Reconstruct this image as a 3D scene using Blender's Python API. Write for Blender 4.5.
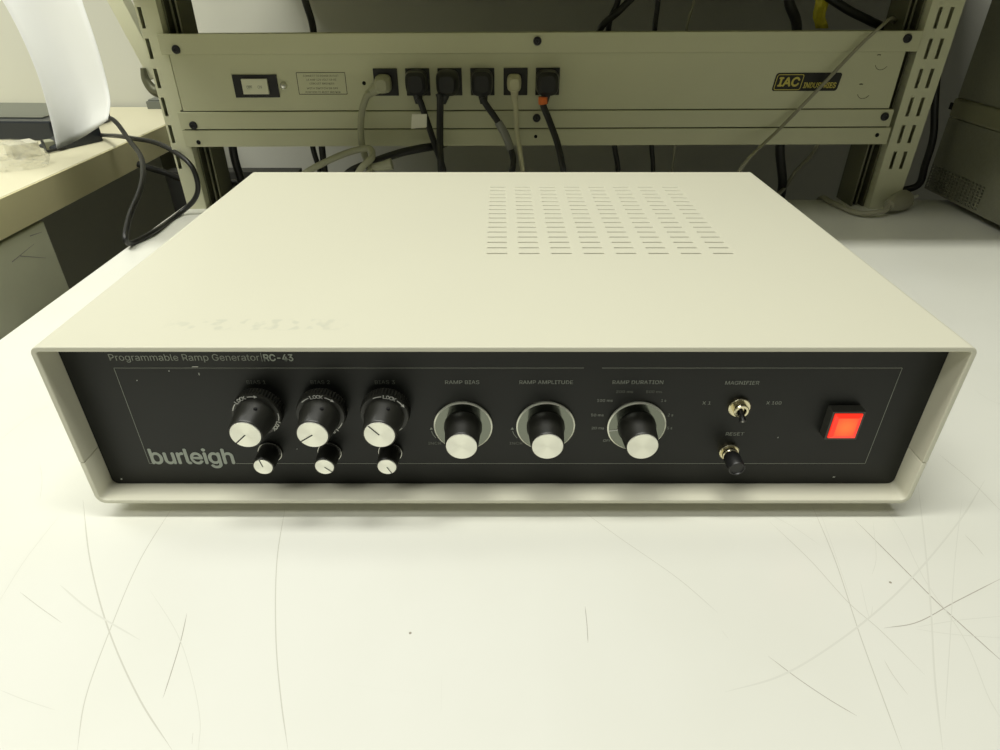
import bpy, bmesh, math, random
from mathutils import Vector, Matrix
random.seed(4)
PI = math.pi
sc = bpy.context.scene
for o in list(bpy.data.objects):
    bpy.data.objects.remove(o, do_unlink=True)
COL = sc.collection

# ------------------------------------------------------------------ camera
CY, CZ = -0.2544, 0.2503          # camera stands over the bench, bench top is z = 0
FPX = 640.0
PITCH = math.atan2(399.0, 640.0)
cd = bpy.data.cameras.new('camera')
cd.sensor_width = 36.0
cd.lens = 36.0 * FPX / 1000.0
cd.clip_start = 0.01
cam = bpy.data.objects.new('camera', cd)
COL.objects.link(cam)
cam.location = (0, CY, CZ)
cam.rotation_euler = (PI / 2 - PITCH, 0, 0)
sc.camera = cam

# ------------------------------------------------------------------ world, lamps, exposure
w = bpy.data.worlds.new('room_light'); sc.world = w
w.use_nodes = True
bgn = w.node_tree.nodes['Background']
bgn.inputs[0].default_value = (1.0, 1.0, 0.88, 1)
bgn.inputs[1].default_value = 0.08

def area(name, loc, tilt, sx, sy, power, col, spread=180):
    # a ceiling fitting or added fill, long side along x, tilted about x (degrees, + looks towards the rear wall)
    l = bpy.data.lights.new(name, 'AREA')
    l.shape = 'RECTANGLE'; l.size = sx; l.size_y = sy
    l.energy = power; l.color = col; l.spread = math.radians(spread)
    o = bpy.data.objects.new(name, l); COL.objects.link(o)
    o.location = loc; o.rotation_euler = (math.radians(tilt), 0, 0)
    return o
LC = (1.0, 1.0, 0.925)
area('ceiling_lamp_front', (-0.80, -0.75, 1.60), 20, 1.2, 0.30, 9.5, LC)
area('ceiling_lamp_over', (-0.15, -0.12, 1.50), 0, 1.2, 0.16, 18.8, LC)
area('left_fill_lamp', (-1.20, 0.36, 1.50), 14, 0.9, 0.25, 7.5, LC, 105)  # added fill with limited spread, brightens the left wall, bench and rack

vs = sc.view_settings
vs.view_transform = 'Standard'; vs.look = 'None'
vs.gamma = 1.0; vs.use_curve_mapping = False
vs.exposure = 0.0

# ------------------------------------------------------------------ pixel -> place
def ray(px, py):
    v = py - 375.0
    return Vector((px - 500.0, FPX * math.cos(PITCH) - v * math.sin(PITCH),
                   -(FPX * math.sin(PITCH) + v * math.cos(PITCH))))
def aty(px, py, y):
    r = ray(px, py); t = (y - CY) / r.y
    return Vector((r.x * t, y, CZ + r.z * t))
def atz(px, py, z):
    r = ray(px, py); t = (z - CZ) / r.z
    return Vector((r.x * t, CY + r.y * t, z))
def atx(px, py, x):
    r = ray(px, py); t = x / r.x
    return Vector((x, CY + r.y * t, CZ + r.z * t))

# ------------------------------------------------------------------ materials
def mat(name, col, rough=0.5, metal=0.0, spec=0.5, noise=0.0, nscale=60, bump=0.0, bscale=400,
        emit=None, estr=0.0, aniso=0.0, trans=0.0, alpha=1.0, coat=0.0):
    m = bpy.data.materials.new(name); m.use_nodes = True
    nt = m.node_tree; b = nt.nodes['Principled BSDF']
    b.inputs['Base Color'].default_value = (*col, 1)
    b.inputs['Roughness'].default_value = rough
    b.inputs['Metallic'].default_value = metal
    b.inputs['Specular IOR Level'].default_value = spec
    b.inputs['Transmission Weight'].default_value = trans
    b.inputs['Alpha'].default_value = alpha
    b.inputs['Coat Weight'].default_value = coat
    tc = nt.nodes.new('ShaderNodeTexCoord')
    if noise:
        n = nt.nodes.new('ShaderNodeTexNoise'); n.inputs['Scale'].default_value = nscale
        n.inputs['Detail'].default_value = 4
        nt.links.new(tc.outputs['Object'], n.inputs['Vector'])
        mx = nt.nodes.new('ShaderNodeMixRGB')
        mx.inputs[1].default_value = (*[c * (1 - noise) for c in col], 1)
        mx.inputs[2].default_value = (*[min(1, c * (1 + noise)) for c in col], 1)
        nt.links.new(n.outputs['Fac'], mx.inputs[0])
        nt.links.new(mx.outputs[0], b.inputs['Base Color'])
    if bump:
        n = nt.nodes.new('ShaderNodeTexNoise'); n.inputs['Scale'].default_value = bscale
        nt.links.new(tc.outputs['Object'], n.inputs['Vector'])
        bp = nt.nodes.new('ShaderNodeBump'); bp.inputs['Strength'].default_value = bump
        bp.inputs['Distance'].default_value = 0.0004
        nt.links.new(n.outputs['Fac'], bp.inputs['Height'])
        nt.links.new(bp.outputs[0], b.inputs['Normal'])
    if emit:
        b.inputs['Emission Color'].default_value = (*emit, 1)
        b.inputs['Emission Strength'].default_value = estr
    if aniso:
        b.inputs['Anisotropic'].default_value = aniso
        tg = nt.nodes.new('ShaderNodeTangent'); tg.direction_type = 'RADIAL'; tg.axis = 'Y'
        nt.links.new(tg.outputs[0], b.inputs['Tangent'])
    return m

M = {}
M['cream'] = mat('cream_enamel', (0.68, 0.665, 0.53), 0.42, noise=0.02, nscale=9, bump=0.12, bscale=900)
M['cream_top'] = mat('cream_enamel_top', (0.68, 0.665, 0.53), 0.42, noise=0.02, nscale=9, bump=0.12, bscale=900)
M['panel'] = mat('black_anodised', (0.010, 0.011, 0.009), 0.42, spec=0.35, noise=0.2, nscale=40)
M['print'] = mat('grey_print', (0.32, 0.34, 0.29), 0.6)
M['print_dim'] = mat('dim_print', (0.16, 0.17, 0.14), 0.6)
M['logo'] = mat('pale_logo_print', (0.42, 0.46, 0.40), 0.6)
M['white_print'] = mat('white_print', (0.75, 0.76, 0.70), 0.5)
M['knob'] = mat('black_knob_plastic', (0.014, 0.014, 0.011), 0.38, noise=0.15, nscale=500)
M['knob_ring'] = mat('black_ring_plastic', (0.03, 0.03, 0.025), 0.45)
M['alu'] = mat('spun_aluminium', (0.90, 0.90, 0.80), 0.32, metal=0.92, aniso=0.9)
M['skirt'] = mat('polished_skirt', (0.20, 0.215, 0.18), 0.13, metal=1.0)
M['skirt_edge_glint'] = mat('skirt_edge_glint', (0.85, 0.86, 0.74), 0.3, metal=0.6)  # brighter than the skirt: glint on the bevel put into the colour
M['nickel'] = mat('brassy_nickel', (0.78, 0.72, 0.50), 0.22, metal=1.0)
M['steel'] = mat('steel', (0.7, 0.7, 0.66), 0.3, metal=1.0)
M['prong'] = mat('prong_steel', (0.85, 0.85, 0.78), 0.4, metal=0.3)
M['ink'] = mat('pointer_ink', (0.02, 0.02, 0.02), 0.5)
M['black'] = mat('black_plastic', (0.012, 0.012, 0.012), 0.4)
M['rubber'] = mat('black_rubber', (0.015, 0.015, 0.014), 0.6)
M['housing'] = mat('switch_housing', (0.05, 0.05, 0.042), 0.35)
M['beige'] = mat('beige_enamel', (0.60, 0.60, 0.41), 0.45, noise=0.04, nscale=14, bump=0.05)
M['post'] = mat('post_enamel', (0.70, 0.70, 0.50), 0.42, noise=0.04, nscale=14)
M['rail'] = mat('olive_rail', (0.16, 0.16, 0.10), 0.4, metal=0.3)
M['dark_line'] = mat('dark_gap', (0.06, 0.06, 0.035), 0.7)
M['screw'] = mat('dark_screw', (0.03, 0.03, 0.035), 0.35, metal=0.4)
M['hole'] = mat('hole_dark', (0.004, 0.004, 0.004), 0.9)
M['wall'] = mat('grey_wall_paint', (0.62, 0.62, 0.53), 0.8, noise=0.04, nscale=3)
M['carpet'] = mat('dark_carpet', (0.045, 0.045, 0.038), 0.95, noise=0.3, nscale=200)
M['darkboard'] = mat('dark_grey_board', (0.05, 0.05, 0.043), 0.8, noise=0.1, nscale=20)
M['bench'] = mat('cream_laminate', (0.74, 0.70, 0.50), 0.4, noise=0.02, nscale=8)
M['bench_edge'] = mat('olive_edge_band', (0.78, 0.72, 0.42), 0.5, noise=0.04, nscale=20)
M['drawer'] = mat('drawer_enamel', (0.82, 0.83, 0.60), 0.4, noise=0.06, nscale=25)
M['paper'] = mat('white_paper', (0.86, 0.87, 0.84), 0.7, trans=0.0)
M['cord'] = mat('black_cord', (0.012, 0.012, 0.011), 0.42)
M['pale_cord'] = mat('pale_grey_cord', (0.36, 0.36, 0.25), 0.5)
M['cream_cord'] = mat('cream_cord', (0.52, 0.50, 0.33), 0.5)
M['clear_cord'] = mat('clear_grey_cord', (0.30, 0.29, 0.21), 0.3)
M['orange'] = mat('orange_tape', (0.75, 0.16, 0.02), 0.5)
M['tape'] = mat('grey_tape', (0.22, 0.22, 0.20), 0.4)
M['tag'] = mat('white_tag', (0.80, 0.78, 0.66), 0.5)
M['yellow'] = mat('yellow_tag', (0.60, 0.52, 0.03), 0.5, noise=0.3, nscale=200)
M['outlet'] = mat('outlet_black', (0.010, 0.010, 0.009), 0.4)
M['badge'] = mat('badge_black', (0.008, 0.008, 0.006), 0.5)
M['gold'] = mat('badge_gold', (0.60, 0.52, 0.10), 0.5)
M['rocker'] = mat('ivory_rocker', (0.72, 0.72, 0.55), 0.35)
M['pc'] = mat('grey_instrument', (0.24, 0.24, 0.18), 0.55, noise=0.15, nscale=300)
M['pc_band'] = mat('grey_band', (0.27, 0.265, 0.17), 0.5)
M['laptop'] = mat('dark_blue_black', (0.02, 0.024, 0.03), 0.35)
M['screen'] = mat('greyish_cover', (0.13, 0.14, 0.11), 0.4)
M['bag'] = mat('clear_plastic_bag', (0.9, 0.9, 0.86), 0.15, trans=0.9, alpha=0.3)
M['ivory_box'] = mat('ivory_card', (0.62, 0.60, 0.48), 0.6)
M['lens_rim'] = mat('red_lens_rim', (0.8, 0.02, 0.01), 0.3, emit=(1.0, 0.035, 0.015), estr=0.9)

def lens_mat():
    m = mat('lit_red_lens', (0.9, 0.05, 0.02), 0.3)
    nt = m.node_tree; b = nt.nodes['Principled BSDF']
    tc = nt.nodes.new('ShaderNodeTexCoord')
    vm = nt.nodes.new('ShaderNodeVectorMath'); vm.operation = 'LENGTH'
    nt.links.new(tc.outputs['Object'], vm.inputs[0])
    cr = nt.nodes.new('ShaderNodeValToRGB')
    cr.color_ramp.elements[0].position = 0.0; cr.color_ramp.elements[0].color = (1.0, 0.20, 0.025, 1)
    cr.color_ramp.elements[1].position = 1.0; cr.color_ramp.elements[1].color = (1.0, 0.05, 0.012, 1)
    mt = nt.nodes.new('ShaderNodeMath'); mt.operation = 'MULTIPLY'; mt.inputs[1].default_value = 130.0
    nt.links.new(vm.outputs['Value'], mt.inputs[0]); nt.links.new(mt.outputs[0], cr.inputs[0])
    nt.links.new(cr.outputs[0], b.inputs['Emission Color'])
    b.inputs['Emission Strength'].default_value = 1.0
    return m
M['lens'] = lens_mat()

def worktop_mat():
    m = mat('white_laminate', (0.80, 0.80, 0.71), 0.33)
    nt = m.node_tree; b = nt.nodes['Principled BSDF']
    tc = nt.nodes.new('ShaderNodeTexCoord')
    n1 = nt.nodes.new('ShaderNodeTexNoise'); n1.inputs['Scale'].default_value = 5; n1.inputs['Detail'].default_value = 6
    nt.links.new(tc.outputs['Object'], n1.inputs['Vector'])
    cr = nt.nodes.new('ShaderNodeValToRGB')
    cr.color_ramp.elements[0].position = 0.3; cr.color_ramp.elements[0].color = (0.765, 0.765, 0.68, 1)
    cr.color_ramp.elements[1].position = 0.6; cr.color_ramp.elements[1].color = (0.81, 0.81, 0.735, 1)
    nt.links.new(n1.outputs['Fac'], cr.inputs[0])
    # small specks of dirt
    v = nt.nodes.new('ShaderNodeTexVoronoi'); v.inputs['Scale'].default_value = 42
    nt.links.new(tc.outputs['Object'], v.inputs['Vector'])
    s = nt.nodes.new('ShaderNodeMath'); s.operation = 'LESS_THAN'; s.inputs[1].default_value = 0.028
    nt.links.new(v.outputs['Distance'], s.inputs[0])
    mx = nt.nodes.new('ShaderNodeMixRGB'); mx.inputs[2].default_value = (0.35, 0.32, 0.25, 1)
    mul = nt.nodes.new('ShaderNodeMath'); mul.operation = 'MULTIPLY'
    n2 = nt.nodes.new('ShaderNodeTexNoise'); n2.inputs['Scale'].default_value = 11
    nt.links.new(tc.outputs['Object'], n2.inputs['Vector'])
    g = nt.nodes.new('ShaderNodeMath'); g.operation = 'GREATER_THAN'; g.inputs[1].default_value = 0.58
    nt.links.new(n2.outputs['Fac'], g.inputs[0])
    nt.links.new(s.outputs[0], mul.inputs[0]); nt.links.new(g.outputs[0], mul.inputs[1])
    nt.links.new(mul.outputs[0], mx.inputs[0]); nt.links.new(cr.outputs[0], mx.inputs[1])
    nt.links.new(mx.outputs[0], b.inputs['Base Color'])
    return m
M['worktop'] = worktop_mat()
M['scratch'] = mat('scratch_grey', (0.60, 0.59, 0.51), 0.5)
M['scratch_dark'] = mat('scratch_dark', (0.44, 0.41, 0.35), 0.5)
M['scratch_soft'] = mat('scratch_soft', (0.71, 0.71, 0.63), 0.5)

def top_smudges():
    # faded marker writing near the front left of the cover
    m = M['cream_top']; nt = m.node_tree; b = nt.nodes['Principled BSDF']
    src = b.inputs['Base Color'].links[0].from_socket
    tc = nt.nodes.new('ShaderNodeTexCoord')
    geo = nt.nodes.new('ShaderNodeNewGeometry')
    sx = nt.nodes.new('ShaderNodeSeparateXYZ'); nt.links.new(geo.outputs['Position'], sx.inputs[0])
    def win(sock, c, h):
        a = nt.nodes.new('ShaderNodeMath'); a.operation = 'SUBTRACT'; a.inputs[1].default_value = c
        nt.links.new(sock, a.inputs[0])
        d = nt.nodes.new('ShaderNodeMath'); d.operation = 'ABSOLUTE'; nt.links.new(a.outputs[0], d.inputs[0])
        e = nt.nodes.new('ShaderNodeMapRange'); e.inputs[1].default_value = h * 0.7; e.inputs[2].default_value = h
        e.inputs[3].default_value = 1; e.inputs[4].default_value = 0
        nt.links.new(d.outputs[0], e.inputs[0]); return e.outputs[0]
    wx = win(sx.outputs[0], -0.118, 0.046); wy = win(sx.outputs[1], 0.0225, 0.0065)
    n = nt.nodes.new('ShaderNodeTexNoise'); n.inputs['Scale'].default_value = 150; n.inputs['Detail'].default_value = 1.5
    nt.links.new(geo.outputs['Position'], n.inputs['Vector'])
    r = nt.nodes.new('ShaderNodeMapRange'); r.inputs[1].default_value = 0.5; r.inputs[2].default_value = 0.62
    nt.links.new(n.outputs['Fac'], r.inputs[0])
    a = nt.nodes.new('ShaderNodeMath'); a.operation = 'MULTIPLY'; nt.links.new(wx, a.inputs[0]); nt.links.new(wy, a.inputs[1])
    c = nt.nodes.new('ShaderNodeMath'); c.operation = 'MULTIPLY'; nt.links.new(a.outputs[0], c.inputs[0]); nt.links.new(r.outputs[0], c.inputs[1])
    d = nt.nodes.new('ShaderNodeMath'); d.operation = 'MULTIPLY'; d.inputs[1].default_value = 0.32
    nt.links.new(c.outputs[0], d.inputs[0])
    mx = nt.nodes.new('ShaderNodeMixRGB'); mx.inputs[2].default_value = (0.42, 0.44, 0.36, 1)
    nt.links.new(d.outputs[0], mx.inputs[0]); nt.links.new(src, mx.inputs[1])
    nt.links.new(mx.outputs[0], b.inputs['Base Color'])
top_smudges()

# ------------------------------------------------------------------ object helpers
WL = {}
def tag(o, label=None, cat=None, group=None, kind=None):
    if label: o['label'] = label
    if cat: o['category'] = cat
    if group: o['group'] = group
    if kind: o['kind'] = kind
    return o
def empty(name, loc, label=None, cat=None, group=None, parent=None):
    o = bpy.data.objects.new(name, None); COL.objects.link(o)
    o.empty_display_size = 0.02
    loc = Vector(loc)
    o.location = loc - (WL[parent] if parent else Vector())
    o.parent = parent; WL[o] = loc
    return tag(o, label, cat, group)
def build(name, bm, mats, parent=None, smooth=True, bevel=0, solid=0, ang=35, origin=None, seg=2):
    """link a bmesh (given in world coordinates) as one object"""
    if not isinstance(mats, (list, tuple)): mats = [mats]
    co = [v.co for v in bm.verts]
    if origin is None:
        lo = Vector([min(c[i] for c in co) for i in range(3)]); hi = Vector([max(c[i] for c in co) for i in range(3)])
        origin = (lo + hi) / 2
    origin = Vector(origin)
    bmesh.ops.translate(bm, vec=-origin, verts=bm.verts[:])
    me = bpy.data.meshes.new(name); bm.to_mesh(me); bm.free()
    for m in mats: me.materials.append(M[m])
    o = bpy.data.objects.new(name, me); COL.objects.link(o)
    o.location = origin - (WL[parent] if parent else Vector())
    o.parent = parent; WL[o] = origin
    if smooth:
        for p in me.polygons: p.use_smooth = True
        try: me.set_sharp_from_angle(angle=math.radians(ang))
        except Exception: pass
    if solid:
        s = o.modifiers.new('thickness', 'SOLIDIFY'); s.thickness = solid; s.offset = -1
    if bevel:
        b = o.modifiers.new('bevel', 'BEVEL'); b.width = bevel; b.segments = seg
        b.limit_method = 'ANGLE'; b.angle_limit = math.radians(40); b.harden_normals = False
    return o
def box(bm, x0, x1, y0, y1, z0, z1, mi=0):
    vs_ = [bm.verts.new((x, y, z)) for x in (x0, x1) for y in (y0, y1) for z in (z0, z1)]
    for f in ((0, 1, 3, 2), (4, 6, 7, 5), (0, 4, 5, 1), (2, 3, 7, 6), (0, 2, 6, 4), (1, 5, 7, 3)):
        fc = bm.faces.new([vs_[i] for i in f]); fc.material_index = mi
def quad_prism(bm, pts, thick, mi=0):
    """prism from a polygon pts, extruded by vector thick"""
    t = Vector(thick)
    a = [bm.verts.new(p) for p in pts]; b = [bm.verts.new(Vector(p) + t) for p in pts]
    n = len(pts)
    fs = [bm.faces.new(a[::-1]), bm.faces.new(b)]
    for i in range(n):
        fs.append(bm.faces.new((a[i], a[(i + 1) % n], b[(i + 1) % n], b[i])))
    for f in fs: f.material_index = mi
def lathe(bm, c, prof, axis='y', seg=48, mi=0, mod=None, a0=0.0):
    """prof: list of (distance along axis, radius); axis 'y' points to -y (towards the viewer)"""
    c = Vector(c); rings = []
    for (d, r) in prof:
        ring = []
        if r < 1e-7:
            p = Vector((0, -d, 0)) if axis == 'y' else Vector((0, 0, d))
            ring = [bm.verts.new(c + p)]
        else:
            for k in range(seg):
                a = a0 + 2 * PI * k / seg
                rr = r * (mod(k, d) if mod else 1)
                p = Vector((rr * math.cos(a), -d, rr * math.sin(a))) if axis == 'y' else Vector((rr * math.cos(a), rr * math.sin(a), d))
                ring.append(bm.verts.new(c + p))
        rings.append(ring)
    for i in range(len(rings) - 1):
        A, B = rings[i], rings[i + 1]
        for k in range(seg):
            k2 = (k + 1) % seg
            if len(A) == 1 and len(B) == 1: continue
            if len(A) == 1: f = bm.faces.new((A[0], B[k2], B[k]))
            elif len(B) == 1: f = bm.faces.new((A[k], A[k2], B[0]))
            else: f = bm.faces.new((A[k], A[k2], B[k2], B[k]))
            f.material_index = mi
def spline(pts, n=8):
    P_ = [Vector(p) for p in pts]
    if len(P_) < 3: return P_
    out = []
    Q = [2 * P_[0] - P_[1]] + P_ + [2 * P_[-1] - P_[-2]]
    for i in range(1, len(Q) - 2):
        p0, p1, p2, p3 = Q[i - 1:i + 3]
        t0 = 0.0; t1 = t0 + max((p1 - p0).length, 1e-6) ** 0.5; t2 = t1 + max((p2 - p1).length, 1e-6) ** 0.5; t3 = t2 + max((p3 - p2).length, 1e-6) ** 0.5
        for k in range(n):
            t = t1 + (t2 - t1) * k / n
            a1 = p0 * ((t1 - t) / (t1 - t0)) + p1 * ((t - t0) / (t1 - t0))
            a2 = p1 * ((t2 - t) / (t2 - t1)) + p2 * ((t - t1) / (t2 - t1))
            a3 = p2 * ((t3 - t) / (t3 - t2)) + p3 * ((t - t2) / (t3 - t2))
            b1 = a1 * ((t2 - t) / (t2 - t0)) + a2 * ((t - t0) / (t2 - t0))
            b2 = a2 * ((t3 - t) / (t3 - t1)) + a3 * ((t - t1) / (t3 - t1))
            out.append(b1 * ((t2 - t) / (t2 - t1)) + b2 * ((t - t1) / (t2 - t1)))
    out.append(P_[-1]); return out
def tube(bm, pts, r, seg=10, n=8, mi=0, smooth=True):
    pts = spline(pts, n) if smooth else [Vector(p) for p in pts]
    rad = r if callable(r) else (lambda t: r)
    up = Vector((0.3, 0.2, 1)).normalized(); rings = []
    for i, p in enumerate(pts):
        d = (pts[min(i + 1, len(pts) - 1)] - pts[max(i - 1, 0)]).normalized()
        u = (up - d * up.dot(d))
        if u.length < 1e-4: u = Vector((1, 0, 0)) - d * d.x
        u.normalize(); v_ = d.cross(u); up = u
        rr = rad(i / (len(pts) - 1))
        rings.append([bm.verts.new(p + (u * math.cos(2 * PI * k / seg) + v_ * math.sin(2 * PI * k / seg)) * rr) for k in range(seg)])
    for A, B in zip(rings, rings[1:]):
        for k in range(seg):
            f = bm.faces.new((A[k], A[(k + 1) % seg], B[(k + 1) % seg], B[k])); f.material_index = mi
    for R_ in (rings[0][::-1], rings[-1]):
        f = bm.faces.new(R_); f.material_index = mi
def grid_holes(bm, org, U, V, us, vs_, holes, mi=0):
    """a flat sheet in the plane org + u U + v V, cut at us, vs_, without the cells whose centre is in a hole (u0,u1,v0,v1)"""
    cache = {}
    def vert(i, j):
        if (i, j) not in cache: cache[(i, j)] = bm.verts.new(Vector(org) + Vector(U) * us[i] + Vector(V) * vs_[j])
        return cache[(i, j)]
    for i in range(len(us) - 1):
        for j in range(len(vs_) - 1):
            cu, cv = (us[i] + us[i + 1]) / 2, (vs_[j] + vs_[j + 1]) / 2
            if any(a < cu < b and c < cv < d for a, b, c, d in holes): continue
            bm.faces.new((vert(i, j), vert(i + 1, j), vert(i + 1, j + 1), vert(i, j + 1))).material_index = mi
def uniq(l): return sorted(set(round(x, 6) for x in l))

FONT, CAPH = None, 0.682
try:                                        # a grotesque face that ships with Blender itself; else the built-in one
    import os
    for d_ in (bpy.utils.system_resource('DATAFILES'), os.path.join(bpy.utils.resource_path('LOCAL'), 'datafiles')):
        f_ = os.path.join(d_, 'fonts', 'Inter.woff2')
        if os.path.exists(f_): FONT = bpy.data.fonts.load(f_); CAPH = 0.5087; break
except Exception:
    FONT = None
def text_faces(bm, s, mapper, w=None, h=None, bold=0.0, mi=0, shear=0.0, space=1.0):
    """lettering as mesh; the text box (0..w, 0..h) goes through mapper(u, v, depth)"""
    cu = bpy.data.curves.new('t', 'FONT'); cu.body = s; cu.size = 1
    if FONT: cu.font = FONT
    cu.shear = shear
    cu.space_character = space; cu.resolution_u = 3; cu.fill_mode = 'FRONT' if hasattr(cu, 'fill_mode') else 'BOTH'
    try: cu.dimensions = '2D'
    except Exception: pass
    o = bpy.data.objects.new('t', cu); COL.objects.link(o)
    dg = bpy.context.evaluated_depsgraph_get(); dg.update()
    me = bpy.data.meshes.new_from_object(o.evaluated_get(dg))
    bpy.data.objects.remove(o); bpy.data.curves.remove(cu)
    co = [v.co.copy() for v in me.vertices]
    if not co: return 0
    x0, x1 = min(c.x for c in co), max(c.x for c in co); y0, y1 = min(c.y for c in co), max(c.y for c in co)
    sy = h / CAPH if h else None            # h is the capital height
    if w is None: sx = sy
    else: sx = w / (x1 - x0)
    if sy is None: sy = sx
    b_ = bold * (h or sy) / 0.7
    for k_, (ox, oy) in enumerate(((0, 0),) if b_ <= 0 else ((-b_, 0), (b_, 0), (0, b_), (0, -b_), (0, 0))):
        V = [bm.verts.new(mapper((c.x - x0) * sx + ox, c.y * sy + oy) - Vector((0, 2e-5 * k_, 0))) for c in co]
        for p in me.polygons:
            try: bm.faces.new([V[i] for i in p.vertices]).material_index = mi
            except ValueError: pass
    bpy.data.meshes.remove(me)
    return (x1 - x0) * sx

# ================================================================== ROOM
def structure(name, bm, m, **k): return tag(build(name, bm, m, smooth=False, **k), kind='structure')
bm = bmesh.new(); box(bm, -2.4, 2.4, -2.2, 1.20, -0.96, -0.90); structure('floor', bm, 'carpet')
bm = bmesh.new(); box(bm, -2.4, 2.4, 1.15, 1.20, -0.90, 1.75); structure('wall_back', bm, 'wall')
bm = bmesh.new(); box(bm, -2.45, -2.4, -2.2, 1.20, -0.90, 1.75); structure('wall_left', bm, 'wall')

# ================================================================== MAIN BENCH
bench = empty('workbench', (0.35, 0.05, -0.90), 'white laminate workbench under the cream instrument, scratched along its front', 'workbench')
BX0, BX1, BY0, BY1 = -0.405, 1.15, -0.50, 0.583
bm = bmesh.new(); box(bm, BX0, BX1, BY0, BY1, -0.032, 0.0)
RZ = [0.00001]
def ribbon(bm, pix, wd, mi, taper=True):
    RZ[0] += 0.000002
    pts = spline([atz(px, py, RZ[0]) for px, py in pix], 8)
    n = len(pts); prev = None
    for i, p in enumerate(pts):
        d = (pts[min(i + 1, n - 1)] - pts[max(i - 1, 0)]); d.z = 0; d.normalize()
        nrm = Vector((-d.y, d.x, 0)); t = i / (n - 1)
        ww = wd * 0.5 * (min(1, 6 * min(t, 1 - t) + 0.15) if taper else 1)
        a, b = bm.verts.new(p + nrm * ww), bm.verts.new(p - nrm * ww)
        if prev: bm.faces.new((prev[0], prev[1], b, a)).material_index = mi
        prev = (a, b)
S_ = 0.00038
for pix, wd, mi in [
    ([(83, 500), (90, 560), (108, 628), (140, 700), (172, 750)], 1.6, 1),
    ([(172, 508), (140, 560), (108, 635), (85, 700), (77, 752)], 1.2, 1),
    ([(285, 508), (277, 560), (276, 640), (281, 700), (288, 750)], 1.3, 1),
    ([(187, 613), (181, 640), (172, 670), (163, 698)], 1.0, 2),
    ([(20, 592), (38, 606), (62, 623)], 0.9, 1),
    ([(193, 733), (192, 744)], 1.5, 2),
    ([(442, 676), (441, 712)], 0.6, 1), ([(350, 685), (425, 694)], 0.5, 3),
    ([(580, 509), (620, 538), (680, 580), (718, 613)], 0.8, 1),
    ([(585, 606), (587, 625), (588, 643)], 0.8, 2),
    ([(768, 656), (800, 680), (830, 700), (857, 716)], 0.9, 2),
    ([(722, 631), (728, 638)], 0.9, 2),
    ([(770, 522), (810, 560), (850, 604), (880, 630), (925, 675)], 0.9, 1),
    ([(812, 505), (835, 560), (860, 635), (880, 690), (903, 752)], 1.1, 1),
    ([(818, 506), (832, 545), (852, 603)], 0.6, 3),
    ([(884, 628), (915, 623), (955, 602), (1002, 578)], 1.0, 2),
    ([(855, 520), (900, 565), (940, 605), (975, 637), (1004, 663)], 1.3, 2),
    ([(918, 485), (925, 545), (931, 610), (935, 680), (943, 752)], 2.0, 3),
    ([(725, 692), (780, 676), (840, 640), (900, 590), (960, 520), (985, 480)], 2.2, 3),
    ([(860, 580), (870, 618), (873, 605)], 0.7, 3),
    ([(916, 627), (960, 620), (1004, 616)], 0.8, 3), ([(916, 629), (950, 634), (1004, 638)], 0.7, 3),
    ([(962, 500), (955, 560), (950, 640), (945, 720)], 1.0, 3),
    ([(884, 660), (893, 675), (908, 695)], 0.7, 1),
    ([(965, 535), (975, 545), (984, 556)], 0.8, 1), ([(880, 500), (900, 530), (925, 580), (965, 640), (990, 700), (1002, 720)], 1.0, 3),
    ([(940, 455), (970, 480), (1002, 512)], 0.8, 1), ([(975, 390), (990, 400), (1003, 405)], 0.8, 3),
    ([(0, 440), (25, 420), (50, 405)], 0.8, 3), ([(40, 465), (42, 480), (40, 500)], 0.9, 3),
    ([(0, 600), (25, 560), (60, 515)], 0.8, 3), ([(60, 585), (90, 610), (140, 640)], 2.0, 3), ([(150, 590), (180, 640), (200, 720), (198, 752)], 0.8, 3),
    ([(335, 508), (333, 530)], 0.8, 3), ([(873, 520), (876, 560), (872, 575)], 0.7, 3),
    ([(0, 690), (25, 700), (55, 710)], 0.8, 3), ([(740, 500), (790, 525), (820, 545)], 0.8, 3)]:
    ribbon(bm, pix, S_ * wd, mi)
build('worktop', bm, ['worktop', 'scratch', 'scratch_dark', 'scratch_soft'], bench, smooth=False)
for x in (BX0 + 0.06, BX1 - 0.06):
    for y in (BY0 + 0.06, BY1 - 0.06):
        bm = bmesh.new(); box(bm, x - 0.025, x + 0.025, y - 0.025, y + 0.025, -0.90, -0.032)
        box(bm, x - 0.032, x + 0.032, y - 0.032, y + 0.032, -0.90, -0.888)
        build('leg', bm, 'rail', bench, bevel=0.002)

# ================================================================== THE INSTRUMENT
DX0, DX1, DZ0, DZ1, DY1 = -0.2155, 0.2190, 0.0105, 0.1066, 0.3075
PY = 0.0130                               # the recessed panel
dev = empty('ramp_generator', ((DX0 + DX1) / 2, DY1 / 2, 0), 'cream metal instrument case with black recessed front panel of knobs and lit red switch', 'electronic instrument')
SEAM = 0.0385
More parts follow.
